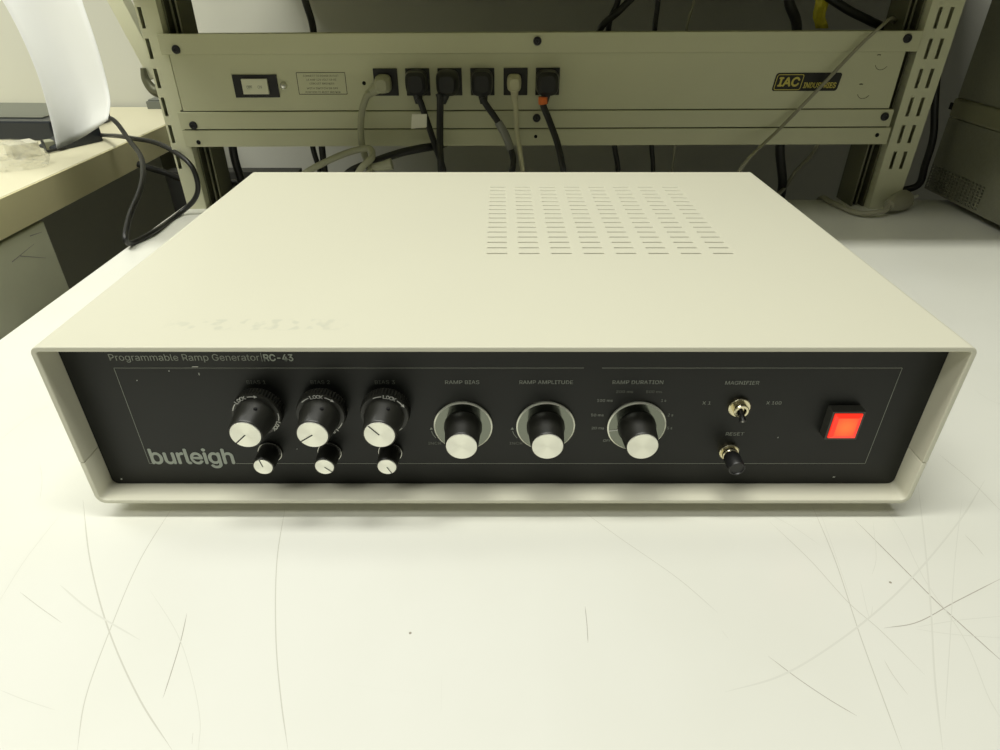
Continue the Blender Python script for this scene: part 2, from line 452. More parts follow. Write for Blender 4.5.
# vent field
VX0, VY0, PXV, PYV, LX, LY = -0.0080, 0.1160, 0.01976, 0.00963, 0.0125, 0.0018
vent = [(VX0 + i * PXV, VX0 + i * PXV + LX, VY0 + j * PYV, VY0 + j * PYV + LY) for i in range(8) for j in range(16)]
R1 = 0.0040
def arc(cx, cz, r, a0, a1, n=6):
    return [(cx + r * math.cos(math.radians(a0 + (a1 - a0) * k / n)), cz + r * math.sin(math.radians(a0 + (a1 - a0) * k / n))) for k in range(n + 1)]
bm = bmesh.new()
xs = uniq([DX0 + R1, DX1 - R1, -0.12, 0.18] + [c for v_ in vent for c in v_[:2]])
ys = uniq([0, 0.03, 0.07, DY1] + [c for v_ in vent for c in v_[2:]])
prof = [(DX0, SEAM + 0.0002), (DX0, 0.07)] + arc(DX0 + R1, DZ1 - R1, R1, 180, 90)[:-1] + [(x, DZ1) for x in xs] + arc(DX1 - R1, DZ1 - R1, R1, 90, 0)[1:] + [(DX1, 0.07), (DX1, SEAM + 0.0002)]
G = [[bm.verts.new((x, y, z)) for y in ys] for x, z in prof]
for i in range(len(prof) - 1):
    for j in range(len(ys) - 1):
        cx, cy_ = (prof[i][0] + prof[i + 1][0]) / 2, (ys[j] + ys[j + 1]) / 2
        if prof[i][1] == prof[i + 1][1] == DZ1 and any(a < cx < b and c < cy_ < d for a, b, c, d in vent): continue
        bm.faces.new((G[i][j], G[i + 1][j], G[i + 1][j + 1], G[i][j + 1]))
bmesh.ops.recalc_face_normals(bm, faces=bm.faces[:])
if sum(f.normal.z for f in bm.faces) < 0: bmesh.ops.reverse_faces(bm, faces=bm.faces[:])
build('top_cover', bm, 'cream_top', dev, smooth=False, solid=0.0026, bevel=0.0005)
bm = bmesh.new()
RB = 0.0055
prof = [(DX0, SEAM), (DX0, DZ0 + RB)] + arc(DX0 + RB, DZ0 + RB, RB, 180, 270)[1:] + arc(DX1 - RB, DZ0 + RB, RB, 270, 360) + [(DX1, SEAM)]
ysb = [0, 0.1, 0.2, DY1]
G = [[bm.verts.new((x, y, z)) for y in ysb] for x, z in prof]
for i in range(len(prof) - 1):
    for j in range(3): bm.faces.new((G[i][j], G[i + 1][j], G[i + 1][j + 1], G[i][j + 1]))
bmesh.ops.recalc_face_normals(bm, faces=bm.faces[:])
if sum(f.normal.z * f.calc_area() for f in bm.faces) > 0: bmesh.ops.reverse_faces(bm, faces=bm.faces[:])
build('bottom_cover', bm, 'cream', dev, solid=0.0026, bevel=0.0005)
T = 0.0026
bm = bmesh.new(); box(bm, VX0 - 0.006, VX0 + 0.156, VY0 - 0.006, VY0 + 0.152, DZ1 - 0.0058, DZ1 - 0.0050); build('vent_bounce_plate', bm, 'cream', dev, smooth=False)  # added plate close under the vents to brighten the slots
bm = bmesh.new(); box(bm, DX0 + T, DX1 - T, DY1 - 0.006, DY1 - 0.004, DZ0 + T, DZ1 - T); build('rear_panel', bm, 'cream', dev)
for x in (DX0 + 0.05, DX1 - 0.05):
    for y in (0.055, DY1 - 0.04):
        bm = bmesh.new(); lathe(bm, (x, y, 0), [(0, 0), (0, 0.008), (0.0095, 0.0095), (DZ0, 0.0095), (DZ0, 0)], 'z', 24)
        build('rubber_foot', bm, 'rubber', dev)
# front panel, rounded lower corners
x0, x1, z0, z1 = DX0 + T + 0.0002, DX1 - T - 0.0002, DZ0 + T + 0.0002, DZ1 - T - 0.0002
rr = 0.0035
pts = [(x0, z1)] + arc(x0 + rr, z0 + rr, rr, 180, 270) + arc(x1 - rr, z0 + rr, rr, 270, 360) + [(x1, z1)]
bm = bmesh.new(); quad_prism(bm, [(x, PY, z) for x, z in pts], (0, 0.003, 0))
panel = build('front_panel', bm, 'panel', dev, smooth=False)
tag(panel, 'black front panel with thin grey border line')

YT = PY - 0.00012
def pmap(x, z): return lambda u, v: Vector((x + u, YT, z + v))
def ptext(name, s, pl, pr, pb, cap, m='print', bold=0.0, parent=None, shear=0, space=1.0, pts=None):
    """lettering on the panel from pixel pl to pr with its baseline on row pb; cap = capital height in m"""
    a, b = aty(pl, pb, YT), aty(pr, pb, YT)
    bm = bmesh.new(); text_faces(bm, s, pmap(a.x, a.z), w=b.x - a.x, h=cap, bold=bold, shear=shear, space=space)
    return build(name, bm, m, parent or panel, smooth=False)
ptext('title_lettering', 'Programmable Ramp Generator', 110, 260, 360.6, 0.0036, 'print', 0)
ptext('model_lettering', 'RC-43', 264.5, 293.5, 360.8, 0.0036, 'logo', 0.03)
bm = bmesh.new(); a = aty(262, 361.5, YT); b = aty(261.4, 352.8, YT)
bm.faces.new([bm.verts.new(v) for v in (a, a + Vector((0.0003, 0, 0)), Vector((a.x + 0.0003, YT, b.z)), Vector((a.x, YT, b.z)))]); build('divider_mark', bm, 'print', panel, smooth=False)
ptext('maker_logo', 'burleigh', 153, 234.8, 463.5, 0.0098, 'logo', 0.026, space=0.97)
for s, a, b in (('BIAS 1', 247, 266), ('BIAS 2', 311, 330), ('BIAS 3', 375, 395)):
    ptext('lettering', s, a, b, 384, 0.0021, 'print_dim')
ptext('lettering', 'RAMP BIAS', 445.2, 479.4, 384, 0.0021)
ptext('lettering', 'RAMP AMPLITUDE', 519.4, 572.8, 384, 0.0021)
ptext('lettering', 'RAMP DURATION', 612.4, 663, 384, 0.0021)
ptext('lettering', 'MAGNIFIER', 725, 758.8, 384.6, 0.0021)
ptext('lettering', 'X 1', 702, 710.5, 404.5, 0.0019)
ptext('lettering', 'X 100', 766, 781, 404.5, 0.0019)
ptext('lettering', 'RESET', 725.5, 743.6, 435.5, 0.0021)
for s, a, b, c in (('200 ms', 616, 633, 393), ('500 ms', 646, 662, 393), ('100 ms', 597, 612.5, 401.8), ('50 ms', 591, 603.5, 416.3),
                   ('20 ms', 591.5, 604, 429.3), ('OFF', 603, 611, 441.8), ('1 s', 661, 666, 401.8), ('2 s', 667.5, 673, 416.3), ('5 s', 667, 672, 429.3)):
    ptext('dial_lettering', s, a, b, c, 0.0016, 'print_dim' if c < 400 else 'print')
for a in (428.3, 509.5):
    ptext('dial_lettering', 'INCR', a, a + 13, 444.5, 0.0017, 'print_dim')
# small curved arrows beside the skirts
def poly_strip(bm, pts, wd, mi=0):
    n = len(pts); prev = None
    for i, p in enumerate(pts):
        d = (Vector(pts[min(i + 1, n - 1)]) - Vector(pts[max(i - 1, 0)])).normalized()
        nn = Vector((-d.z, 0, d.x)) * (wd / 2)
        a, b = bm.verts.new(Vector(p) + nn), bm.verts.new(Vector(p) - nn)
        if prev: bm.faces.new((prev[0], prev[1], b, a)).material_index = mi
        prev = (a, b)
for a in (0, 81):
    bm = bmesh.new(); poly_strip(bm, [aty(436 + a, 438, YT), aty(433 + a, 434.5, YT), aty(431.5 + a, 431, YT)], 0.0003)
    t = aty(431.2 + a, 428.5, YT); bm.faces.new([bm.verts.new(t + Vector(d)) for d in ((0, 0, 0.0008), (-0.0008, 0, -0.0008), (0.0009, 0, -0.0006))])
    build('dial_arrow', bm, 'print', panel, smooth=False)
# the border line
def line(bm, p, q, wd=0.00028): poly_strip(bm, [aty(*p, YT), aty(*q, YT)], wd)
bm = bmesh.new()
L, R = aty(115.5, 368, YT), aty(898, 368, YT); B = aty(148, 463.5, YT)
Rx = (R.x + aty(869, 463.5, YT).x) / 2; Lx = (L.x + B.x) / 2
def wl(a, b): poly_strip(bm, [Vector((a[0], YT, a[1])), Vector((b[0], YT, b[1]))], 0.00027)
gap0, gap1 = aty(584, 368, YT).x, aty(602, 368, YT).x
wl((Lx, L.z), (gap0, L.z)); wl((gap1, L.z), (Rx, L.z)); wl((Lx, L.z), (Lx, B.z)); wl((Rx, L.z), (Rx, B.z))
wl((Lx, B.z), (aty(152, 463, YT).x, B.z)); wl((aty(236, 463, YT).x, B.z), (Rx, B.z))
build('border_line', bm, 'print', panel, smooth=False)
# chips in the paint
for px, py, w_, h_ in ((121.5, 479, 0.0008, 0.0008), (834, 477, 0.0012, 0.0005), (199, 374, 0.0004, 0.0014), (195, 366.8, 0.0030, 0.0004), (137, 380.5, .0005, .0005), (169, 371, .0004, .0006), (297, 449, .0004, .0005), (778, 437.5, .0004, .0005)):
    bm = bmesh.new(); c = aty(px, py, YT); bm.faces.new([bm.verts.new(c + Vector((sx * w_ / 2 + sz * w_ * 0.1, 0, sz * h_ / 2))) for sx, sz in ((-1, -1), (1, -1), (1, 1), (-1, 1))])
    build('paint_chip', bm, 'white_print', panel, smooth=False)

def pointer(bm, c, y, r, ang, wd, mi=0, r0=0.0):
    d = Vector((math.cos(ang), 0, math.sin(ang))); n = Vector((-d.z, 0, d.x)) * wd / 2; o = Vector((c[0], y, c[1]))
    bm.faces.new([bm.verts.new(v) for v in (o + d * r0 - n, o + d * r - n, o + d * r + n, o + d * r0 + n)]).material_index = mi
def cap_part(parent, x, z, y, r, ang=None, wd=0.0006):
    bm = bmesh.new()
    lathe(bm, (x, y, z), [(0, 0), (0, r), (0.0005, r), (0.0007, r - 0.0002), (0.0007, 0)], 'y', 64)
    if ang is not None: pointer(bm, (x, z), y - 0.0008, r * 0.98, math.radians(ang), wd, 1)
    return build('cap', bm, ['alu', 'ink'], parent, ang=30, origin=(x, y, z))
def arc_text(bm, cx, cz, y, s, rad, mid, h, adv):
    n = len(s)
    for i, ch in enumerate(s):
        a = mid - (i - (n - 1) / 2) * adv
        ca, sa = math.cos(a), math.sin(a)
        # tangent clockwise direction
        tx, tz = sa, -ca
        def mp(u, v, a=a, ca=ca, sa=sa, tx=tx, tz=tz):
            uu = u - h * 0.4; vv = v - h / 2 + rad
            return Vector((cx + ca * vv + tx * uu, y, cz + sa * vv + tz * uu))
        text_faces(bm, ch, mp, w=h * 0.8, h=h, bold=0.03)
def arc_line(bm, cx, cz, y, rad, a0, a1, wd, head=False):
    pts = [Vector((cx + rad * math.cos(a0 + (a1 - a0) * k / 10), y, cz + rad * math.sin(a0 + (a1 - a0) * k / 10))) for k in range(11)]
    poly_strip(bm, pts, wd)
    if head:
        d = (pts[-1] - pts[-2]).normalized(); n = Vector((-d.z, 0, d.x)); t = pts[-1]
        bm.faces.new([bm.verts.new(t + d * 0.0018), bm.verts.new(t + n * 0.0009), bm.verts.new(t - n * 0.0009)])

# three bias knobs with locking rings
for x, lock, ang in ((-0.1206, 122, 223), (-0.0888, 92, 213), (-0.0571, 72, 132)):
    z = 0.0660
    k = empty('bias_knob', (x, PY, z), parent=dev)
    ys_ = PY; ring_d = 0.0096
    bm = bmesh.new()
    lathe(bm, (x, PY, z), [(0, 0), (0, 0.0092), (0.0030, 0.0092), (0.0030, 0.0118), (0.0034, 0.0124), (0.0078, 0.0123), (0.0082, 0.0120), (ring_d, 0.0117), (ring_d, 0)], 'y', 96,
          mod=lambda kk, d: 0.952 if kk % 2 and 0.0032 < d < 0.0080 else 1.0)
    build('lock_ring', bm, 'knob_ring', k, ang=20)
    bm = bmesh.new(); y = PY - ring_d - 0.00012; m_ = math.radians(lock); rt = 0.01115
    arc_text(bm, x, z, y, 'LOCK', rt, m_, 0.0019, 0.145)
    arc_line(bm, x, z, y, rt, m_ + 0.75, m_ + 0.36, 0.0005); arc_line(bm, x, z, y, rt, m_ - 0.36, m_ - 0.66, 0.0005, True)
    m2 = m_ - math.radians(158)
    arc_text(bm, x, z, y, 'LOCK', rt, m2, 0.0019, 0.145); arc_line(bm, x, z, y, rt, m2 + 0.75, m2 + 0.36, 0.0003)
    build('lock_lettering', bm, 'white_print', k, smooth=False)
    bm = bmesh.new()
    lathe(bm, (x, PY - ring_d, z), [(0, 0.0098), (0.003, 0.0098), (0.0040, 0.0092), (0.0148, 0.0081), (0.0154, 0.0077), (0.0154, 0)], 'y', 64)
    build('knob_body', bm, 'knob', k)
    bm = bmesh.new(); lathe(bm, (x + 0.0035, PY - ring_d - 0.0065, z + 0.0080), [(0, 0), (0, 0.0009), (0.0009, 0.0009), (0.0009, 0)], 'z', 12)
    build('set_screw', bm, 'hole', k)
    cap_part(k, x, z, PY - ring_d - 0.0152, 0.0073, ang)
# three small knobs beneath them
for x, ang in ((-0.1217, 104), (-0.0902, 318), (-0.0581, 298)):
    z = 0.0363
    k = empty('trim_knob', (x, PY, z), parent=dev)
    bm = bmesh.new(); lathe(bm, (x, PY, z), [(0.0, 0.0050), (0.0012, 0.0060), (0.0020, 0.0060), (0.0022, 0.0057), (0.0125, 0.0054), (0.0129, 0.0051), (0.0129, 0)], 'y', 48)
    build('knob_body', bm, 'knob', k)
    bm = bmesh.new(); lathe(bm, (x, PY - 0.0013, z), [(0, 0.0056), (0, 0.00625), (0.0006, 0.00625), (0.0006, 0.0056)], 'y', 48); build('skirt_ring', bm, 'alu', k)
    cap_part(k, x, z, PY - 0.0128, 0.0048, ang, 0.0005)
# three ramp knobs on polished skirts
for i, x in enumerate((-0.0190, 0.0235, 0.0704)):
    z = 0.0533
    k = empty('ramp_knob', (x, PY, z), parent=dev)
    bm = bmesh.new(); lathe(bm, (x, PY, z), [(0, 0.0146), (0.0012, 0.0151), (0.0017, 0.0151)], 'y', 96, mi=1)
    lathe(bm, (x, PY, z), [(0.0017, 0.0151), (0.0021, 0.0144)], 'y', 96, mi=1); lathe(bm, (x, PY, z), [(0.0021, 0.0144), (0.0021, 0)], 'y', 96)
    if i == 2: pointer(bm, (x, z), PY - 0.00225, 0.0145, math.radians(190), 0.0006, 2, 0.0095)
    bmesh.ops.remove_doubles(bm, verts=bm.verts[:], dist=1e-6)
    build('skirt', bm, ['skirt', 'skirt_edge_glint', 'white_print'], k, ang=15)
    bm = bmesh.new(); lathe(bm, (x, PY - 0.0021, z), [(0, 0.0098), (0.0012, 0.0098), (0.0022, 0.0092), (0.0150, 0.0083), (0.0157, 0.0079), (0.0157, 0)], 'y', 64)
    build('knob_body', bm, 'knob', k)
    bm = bmesh.new(); lathe(bm, (x + 0.0003, PY - 0.0066, z + 0.0080), [(0, 0), (0, 0.0009), (0.0008, 0.0009), (0.0003, 0.0004), (0.0003, 0)], 'z', 12)
    build('set_screw', bm, 'steel', k)
    cap_part(k, x, z, PY - 0.0021 - 0.0155, 0.0077)
# toggle switch
c = aty(738.5, 406, PY)
k = empty('toggle_switch', c, parent=dev)
bm = bmesh.new()
lathe(bm, c, [(0, 0.0056), (0.0018, 0.0056), (0.0022, 0.0052), (0.0022, 0.0036)], 'y', 20)
build('nut', bm, 'nickel', k, smooth=False)
bm = bmesh.new(); lathe(bm, c, [(0.001, 0.0038), (0.0048, 0.0038), (0.0053, 0.0034), (0.0053, 0.0024), (0.0035, 0.0018), (0.0035, 0)], 'y', 40); build('bushing', bm, 'nickel', k)
bm = bmesh.new(); d0 = c + Vector((0, -0.003, 0)); d1 = c + Vector((0.0002, -0.0085, -0.0036))
tube(bm, [d0, (d0 + d1) / 2, d1], lambda t: 0.0011 + 0.0007 * t, 16); lever = build('lever', bm, 'black', k)
bm = bmesh.new(); dd = (d1 - d0).normalized(); tube(bm, [d1 - dd * 0.0002, d1 + dd * 0.0001, d1 + dd * 0.0004], lambda t: 0.0008 - 0.0004 * t, 12); build('lever_tip', bm, 'steel', k)
# reset push-button
c = aty(728, 450, PY)
k = empty('reset_button', c, parent=dev)
bm = bmesh.new(); lathe(bm, c, [(0, 0.0052), (0.0022, 0.0052), (0.0026, 0.0048), (0.0026, 0.0034)], 'y', 20); build('nut', bm, 'nickel', k, smooth=False)
bm = bmesh.new(); lathe(bm, c, [(0.002, 0.0042), (0.0048, 0.0042), (0.0053, 0.0038), (0.0053, 0)], 'y', 40); build('bushing', bm, 'nickel', k)
bm = bmesh.new(); lathe(bm, c, [(0.0050, 0.0036), (0.0068, 0.0043), (0.0150, 0.0043), (0.0156, 0.0039), (0.0156, 0.0034), (0.0150, 0.0031), (0.0150, 0)], 'y', 40); build('button_cap', bm, 'black', k)
# lit rocker
A = aty(828.5, 405.3, PY); W_, H_ = 0.0166, 0.0176
k = empty('power_switch', (A.x + W_ / 2, PY, A.z - H_ / 2), parent=dev)
bm = bmesh.new(); D_ = 0.0056; mg = 0.0013
xa, xb, za, zb = A.x, A.x + W_, A.z - H_, A.z
outer = [(xa, za), (xb, za), (xb, zb), (xa, zb)]; inner = [(xa + mg, za + mg), (xb - mg, za + mg), (xb - mg, zb - mg), (xa + mg, zb - mg)]
O0 = [bm.verts.new((x, PY, z)) for x, z in outer]; O1 = [bm.verts.new((x, PY - D_, z)) for x, z in outer]
I1 = [bm.verts.new((x, PY - D_, z)) for x, z in inner]; I0 = [bm.verts.new((x, PY - D_ + 0.003, z)) for x, z in inner]
for i in range(4):
    j = (i + 1) % 4
    bm.faces.new((O0[i], O0[j], O1[j], O1[i])); bm.faces.new((O1[i], O1[j], I1[j], I1[i])); bm.faces.new((I1[i], I1[j], I0[j], I0[i]))
bm.faces.new(I0)
bmesh.ops.recalc_face_normals(bm, faces=bm.faces[:])
build('switch_housing', bm, 'housing', k, smooth=False, bevel=0.0003)
e = 0.0001; g = 0.0019; yb = PY - D_ + 0.0025; yf = PY - D_ - 0.0013
bm = bmesh.new()
xa, xb, za, zb = xa + mg + e, xb - mg - e, za + mg + e, zb - mg - e
Q0 = [bm.verts.new((x, yb, z)) for x, z in ((xa, za), (xb, za), (xb, zb), (xa, zb))]
Q1 = [bm.verts.new((x, yf + 0.0008, z)) for x, z in ((xa, za), (xb, za), (xb, zb), (xa, zb))]
Q2 = [bm.verts.new((x, yf, z)) for x, z in ((xa + g, za + g), (xb - g, za + g), (xb - g, zb - g), (xa + g, zb - g))]
for i in range(4):
    j = (i + 1) % 4
    bm.faces.new((Q0[i], Q0[j], Q1[j], Q1[i])).material_index = 1; bm.faces.new((Q1[i], Q1[j], Q2[j], Q2[i])).material_index = 1
bm.faces.new(Q2).material_index = 0
bmesh.ops.recalc_face_normals(bm, faces=bm.faces[:])
build('red_lens', bm, ['lens', 'lens_rim'], k, smooth=False)

# ================================================================== RACK WITH SLOTTED UPRIGHTS
FY = 0.5456                                # front plane of uprights and power channel
rack = empty('shelving_rack', (0.06, 0.58, 0), 'beige slotted steel rack standing on the rear of the white bench', 'shelving rack')
def upright(x0, x1, cols, off):
    H = 0.2675; bm = bmesh.new(); sw = 0.0042; sl = 0.0205
    hs = []
    k0 = off
    while k0 + sl < H - 0.01:
        if k0 > 0.02:
            for cx in cols: hs.append((cx - sw / 2, cx + sw / 2, k0, k0 + sl))
        k0 += 0.0303
    us = uniq([x0, x1] + [c for h in hs for c in h[:2]]); vs2 = uniq([0, H] + [c for h in hs for c in h[2:]])
    grid_holes(bm, (0, FY, 0), (1, 0, 0), (0, 0, 1), us, vs2, hs)
    # side and back sheets of the hollow post
    for a, b in (((x0, FY), (x0, FY + 0.036)), ((x1, FY + 0.036), (x1, FY)), ((x0, FY + 0.036), (x1, FY + 0.036))):
        vv = [bm.verts.new((a[0], a[1], 0)), bm.verts.new((b[0], b[1], 0)), bm.verts.new((b[0], b[1], H)), bm.verts.new((a[0], a[1], H))]
        bm.faces.new(vv)
    bmesh.ops.remove_doubles(bm, verts=bm.verts[:], dist=1e-6)
    return build('upright', bm, 'post', rack, smooth=False, solid=-0.0012, bevel=0)
upright(-0.3955, -0.3715, [-0.3912], 0.0195)
upright(0.4665, 0.5020, [0.4780, 0.4905], 0.0195)
for x0, x1, s in ((-0.3705, -0.3540, 1), (0.4485, 0.4655, -1)):
    # inner C channel, open to the front
    bm = bmesh.new(); H = 0.2675; y0, y1 = FY + 0.010, FY + 0.050
    box(bm, x0, x0 + 0.002, y0, y1, 0, H); box(bm, x1 - 0.002, x1, y0, y1, 0, H); box(bm, x0, x1, y1 - 0.002, y1, 0, H)
    xm = x0 + 0.007 if s > 0 else x1 - 0.007
    box(bm, xm - 0.0012, xm + 0.0012, y0 + 0.006, y1, 0, H)
    build('channel_rail', bm, 'rail', rack, smooth=False)
bm = bmesh.new(); box(bm, -0.41, 0.85, 0.330, 1.148, 0.268, 0.290); box(bm, -0.41, 0.85, 0.327, 0.330, 0.258, 0.290)
build('shelf', bm, 'beige', rack, smooth=False, bevel=0.001)

# ================================================================== POWER CHANNEL
pz = lambda py: aty(500, py, FY).z
strip = empty('power_strip', (0.04, FY, pz(85)), 'long beige metal power channel with six black outlets, bolted across the rack', 'power strip')
strip.rotation_euler = (0, -0.0038, 0)
SX0, SX1 = -0.3770, 0.4640
zt, za_, zb_, zc_, zd_ = pz(32), pz(52.5), pz(109), pz(127.5), pz(144.5)
bm = bmesh.new(); y0 = FY - 0.006
box(bm, SX0 + 0.008, SX1 - 0.012, y0 + 0.0010, FY - 0.0004, zb_, za_)
box(bm, SX0, SX1, y0 - 0.0008, FY - 0.0004, za_, zt)                       # upper folded flange
box(bm, SX0 + 0.001, SX1 - 0.006, y0 - 0.0006, FY - 0.0004, zc_ + 0.0008, zb_ - 0.0010)
o = build('channel_body', bm, 'beige', strip, smooth=False, bevel=0.0006)
bm = bmesh.new(); box(bm, SX0 + 0.001, SX1 - 0.003, y0 - 0.0002, FY - 0.0004, zd_, zc_ - 0.0006)
build('lower_rail', bm, 'beige', strip, smooth=False, bevel=0.0006)
bm = bmesh.new(); box(bm, SX0 + 0.004, SX1 - 0.008, y0 + 0.0022, FY - 0.0004, zc_ - 0.0012, zc_ + 0.0014); box(bm, SX0 + 0.004, SX1 - 0.012, y0 + 0.0022, FY - 0.0004, zb_ - 0.0015, zb_ + 0.0004)
build('seam', bm, 'dark_line', strip, smooth=False)
bm = bmesh.new(); box(bm, -0.3465, 0.4385, FY, FY + 0.040, zd_ + 0.002, zt - 0.002); build('rear_housing', bm, 'beige', strip, smooth=False)
YS = y0 + 0.0010                            # face of the centre panel
def sp(px, py, dy=0.0): return aty(px, py, YS - dy)
for px, py in ((176, 48), (193, 124), (537.5, 41), (536.5, 118), (907, 40), (884, 118)):
    c = aty(px, py, y0 - 0.0008); bm = bmesh.new()
    lathe(bm, c, [(0, 0.0046), (0.0012, 0.0046), (0.0022, 0.0040), (0.0024, 0.0020), (0.0012, 0.0018), (0.0012, 0)], 'y', 24)
    build('bolt', bm, 'screw', strip)
for px, py, r in ((198, 141, 0.0022), (876.5, 136.5, 0.0020), (535.5, 136.5, 0.0016), (364, 82.5, 0.0018)):
    c = aty(px, py, y0 - 0.0004 if py > 100 else YS); bm = bmesh.new()
    lathe(bm, c, [(0, r + 0.0004), (0.0002, r), (0.0002, 0)], 'y', 20); build('bolt_hole', bm, 'hole', strip)
c = sp(283.5, 84.5); bm = bmesh.new(); lathe(bm, c, [(0, 0.0042), (0.0016, 0.0040), (0.0034, 0.0030), (0.0044, 0.0014), (0.0046, 0)], 'y', 24); build('dome_nut', bm, 'steel', strip)
def rect(bm, px0, py0, px1, py1, dy, th, mi=0):
    a, b = sp(px0, py1), sp(px1, py0); box(bm, a.x, b.x, YS - dy - th, YS - dy, a.z, b.z, mi)
# switch
a = sp(256, 85)
k = empty('rocker_switch', a, parent=strip)
def rect_c(bm, c, w_, h_, ya, yb_, mi=0): box(bm, c.x - w_ / 2, c.x + w_ / 2, ya, yb_, c.z - h_ / 2, c.z + h_ / 2, mi)
bm = bmesh.new(); rect_c(bm, a, 0.0505, 0.0238, YS - 0.0016, YS + 0.001); build('switch_plate', bm, 'black', k, smooth=False, bevel=0.0004)
bm = bmesh.new(); rect_c(bm, a, 0.0290, 0.0160, YS - 0.0045, YS - 0.0016)
for s, dx in (('OFF', -0.0095), ('ON', 0.003)):
    text_faces(bm, s, lambda u, v, dx=dx: Vector((a.x + dx + u, YS - 0.0047, a.z - 0.0018 + v)), w=0.0062 if s == 'OFF' else 0.0048, h=0.0030, mi=1)
build('rocker', bm, ['rocker', 'print_dim'], k, smooth=False)
# rating label
a = sp(322, 84); bm = bmesh.new()
box(bm, a.x - 0.0290, a.x + 0.0290, YS - 0.0002, YS + 0.0002, a.z - 0.0145, a.z + 0.0145, 0)
for r_ in range(4):
    pass
fr = [(-0.0275, -0.0098), (0.0275, -0.0098), (0.0275, 0.0128), (-0.0275, 0.0128)]
for i in range(4):
    p, q = fr[i], fr[(i + 1) % 4]
    poly_strip(bm, [Vector((a.x + p[0], YS - 0.0003, a.z + p[1])), Vector((a.x + q[0], YS - 0.0003, a.z + q[1]))], 0.0007, 1)
for i, (s, w_) in enumerate((('CONNECT TO POWER OUTLET', 0.040), ('15 AMP 125 VOLT 60 HZ', 0.034), ('CIRCUIT BREAKER', 0.028), ('WITH SWITCH IN OFF', 0.036), ('POSITION TO RESET BREAKER', 0.040))):
    text_faces(bm, s, lambda u, v, i=i, w_=w_: Vector((a.x - w_ / 2 + u, YS - 0.0003, a.z + 0.0085 - i * 0.0040 - (0.001 if i > 2 else 0) + v)), w=w_, h=0.0019, mi=1)
build('rating_label', bm, ['beige', 'dark_line'], strip, smooth=False)
# maker's badge
BA = sp(806.5, 83); k = empty('badge', BA, parent=strip)
bw, bh = 0.0745, 0.0190
def rrect(cx, cz, w_, h_, r, y, sh=0.12, n=5):
    pts = []
    for sx, sz, a0 in ((1, -1, 270), (1, 1, 0), (-1, 1, 90), (-1, -1, 180)):
        for kx, kz in arc(cx + sx * (w_ / 2 - r), cz + sz * (h_ / 2 - r), r, a0, a0 + 90, n): pts.append(Vector((kx + (kz - cz) * sh, y, kz)))
    return pts
bm = bmesh.new(); quad_prism(bm, rrect(BA.x, BA.z, bw, bh, 0.003, YS), (0, -0.0005, 0)); build('badge_plate', bm, 'badge', k, smooth=False)
bm = bmesh.new()
def ring_strip(cx, cz, w_, h_, r, wd):
    pts = rrect(cx, cz, w_, h_, r, YS - 0.0007); pts2 = rrect(cx, cz, w_ - 2 * wd, h_ - 2 * wd, max(r - wd, 0.0004), YS - 0.0007)
    n = len(pts); A_ = [bm.verts.new(p) for p in pts]; B_ = [bm.verts.new(p) for p in pts2]
    for i in range(n): bm.faces.new((A_[i], A_[(i + 1) % n], B_[(i + 1) % n], B_[i]))
lx = BA.x - 0.0205; ring_strip(lx, BA.z - 0.0002, 0.0305, 0.0165, 0.0025, 0.0008)
text_faces(bm, 'IAC', lambda u, v: Vector((lx - 0.0122 + u, YS - 0.0007, BA.z - 0.0042 + v)), w=0.0240, h=0.0088, bold=0.045, shear=0.12)
text_faces(bm, 'INDUSTRIES', lambda u, v: Vector((BA.x - 0.0032 + u, YS - 0.0007, BA.z - 0.0062 + v)), w=0.0370, h=0.0055, bold=0.03, shear=0.12)
build('badge_lettering', bm, 'gold', k, smooth=False)
# outlets
OUT = [386, 418, 450, 482.5, 515.5, 547.5]
for px in OUT:
    c = sp(px, 81.5); k = empty('outlet', c, parent=strip)
    bm = bmesh.new(); rect_c(bm, c, 0.0272, 0.0285, YS - 0.0018, YS + 0.001); build('outlet_face', bm, 'outlet', k, smooth=False, bevel=0.0006)
    bm = bmesh.new()
    for dx in (-0.006, 0.006): rect_c(bm, c + Vector((dx, 0, 0.004)), 0.0016, 0.007, YS - 0.0020, YS - 0.0017)
    rect_c(bm, c + Vector((0, 0, -0.007)), 0.004, 0.004, YS - 0.0020, YS - 0.0017)
    build('outlet_slots', bm, 'hole', k, smooth=False)

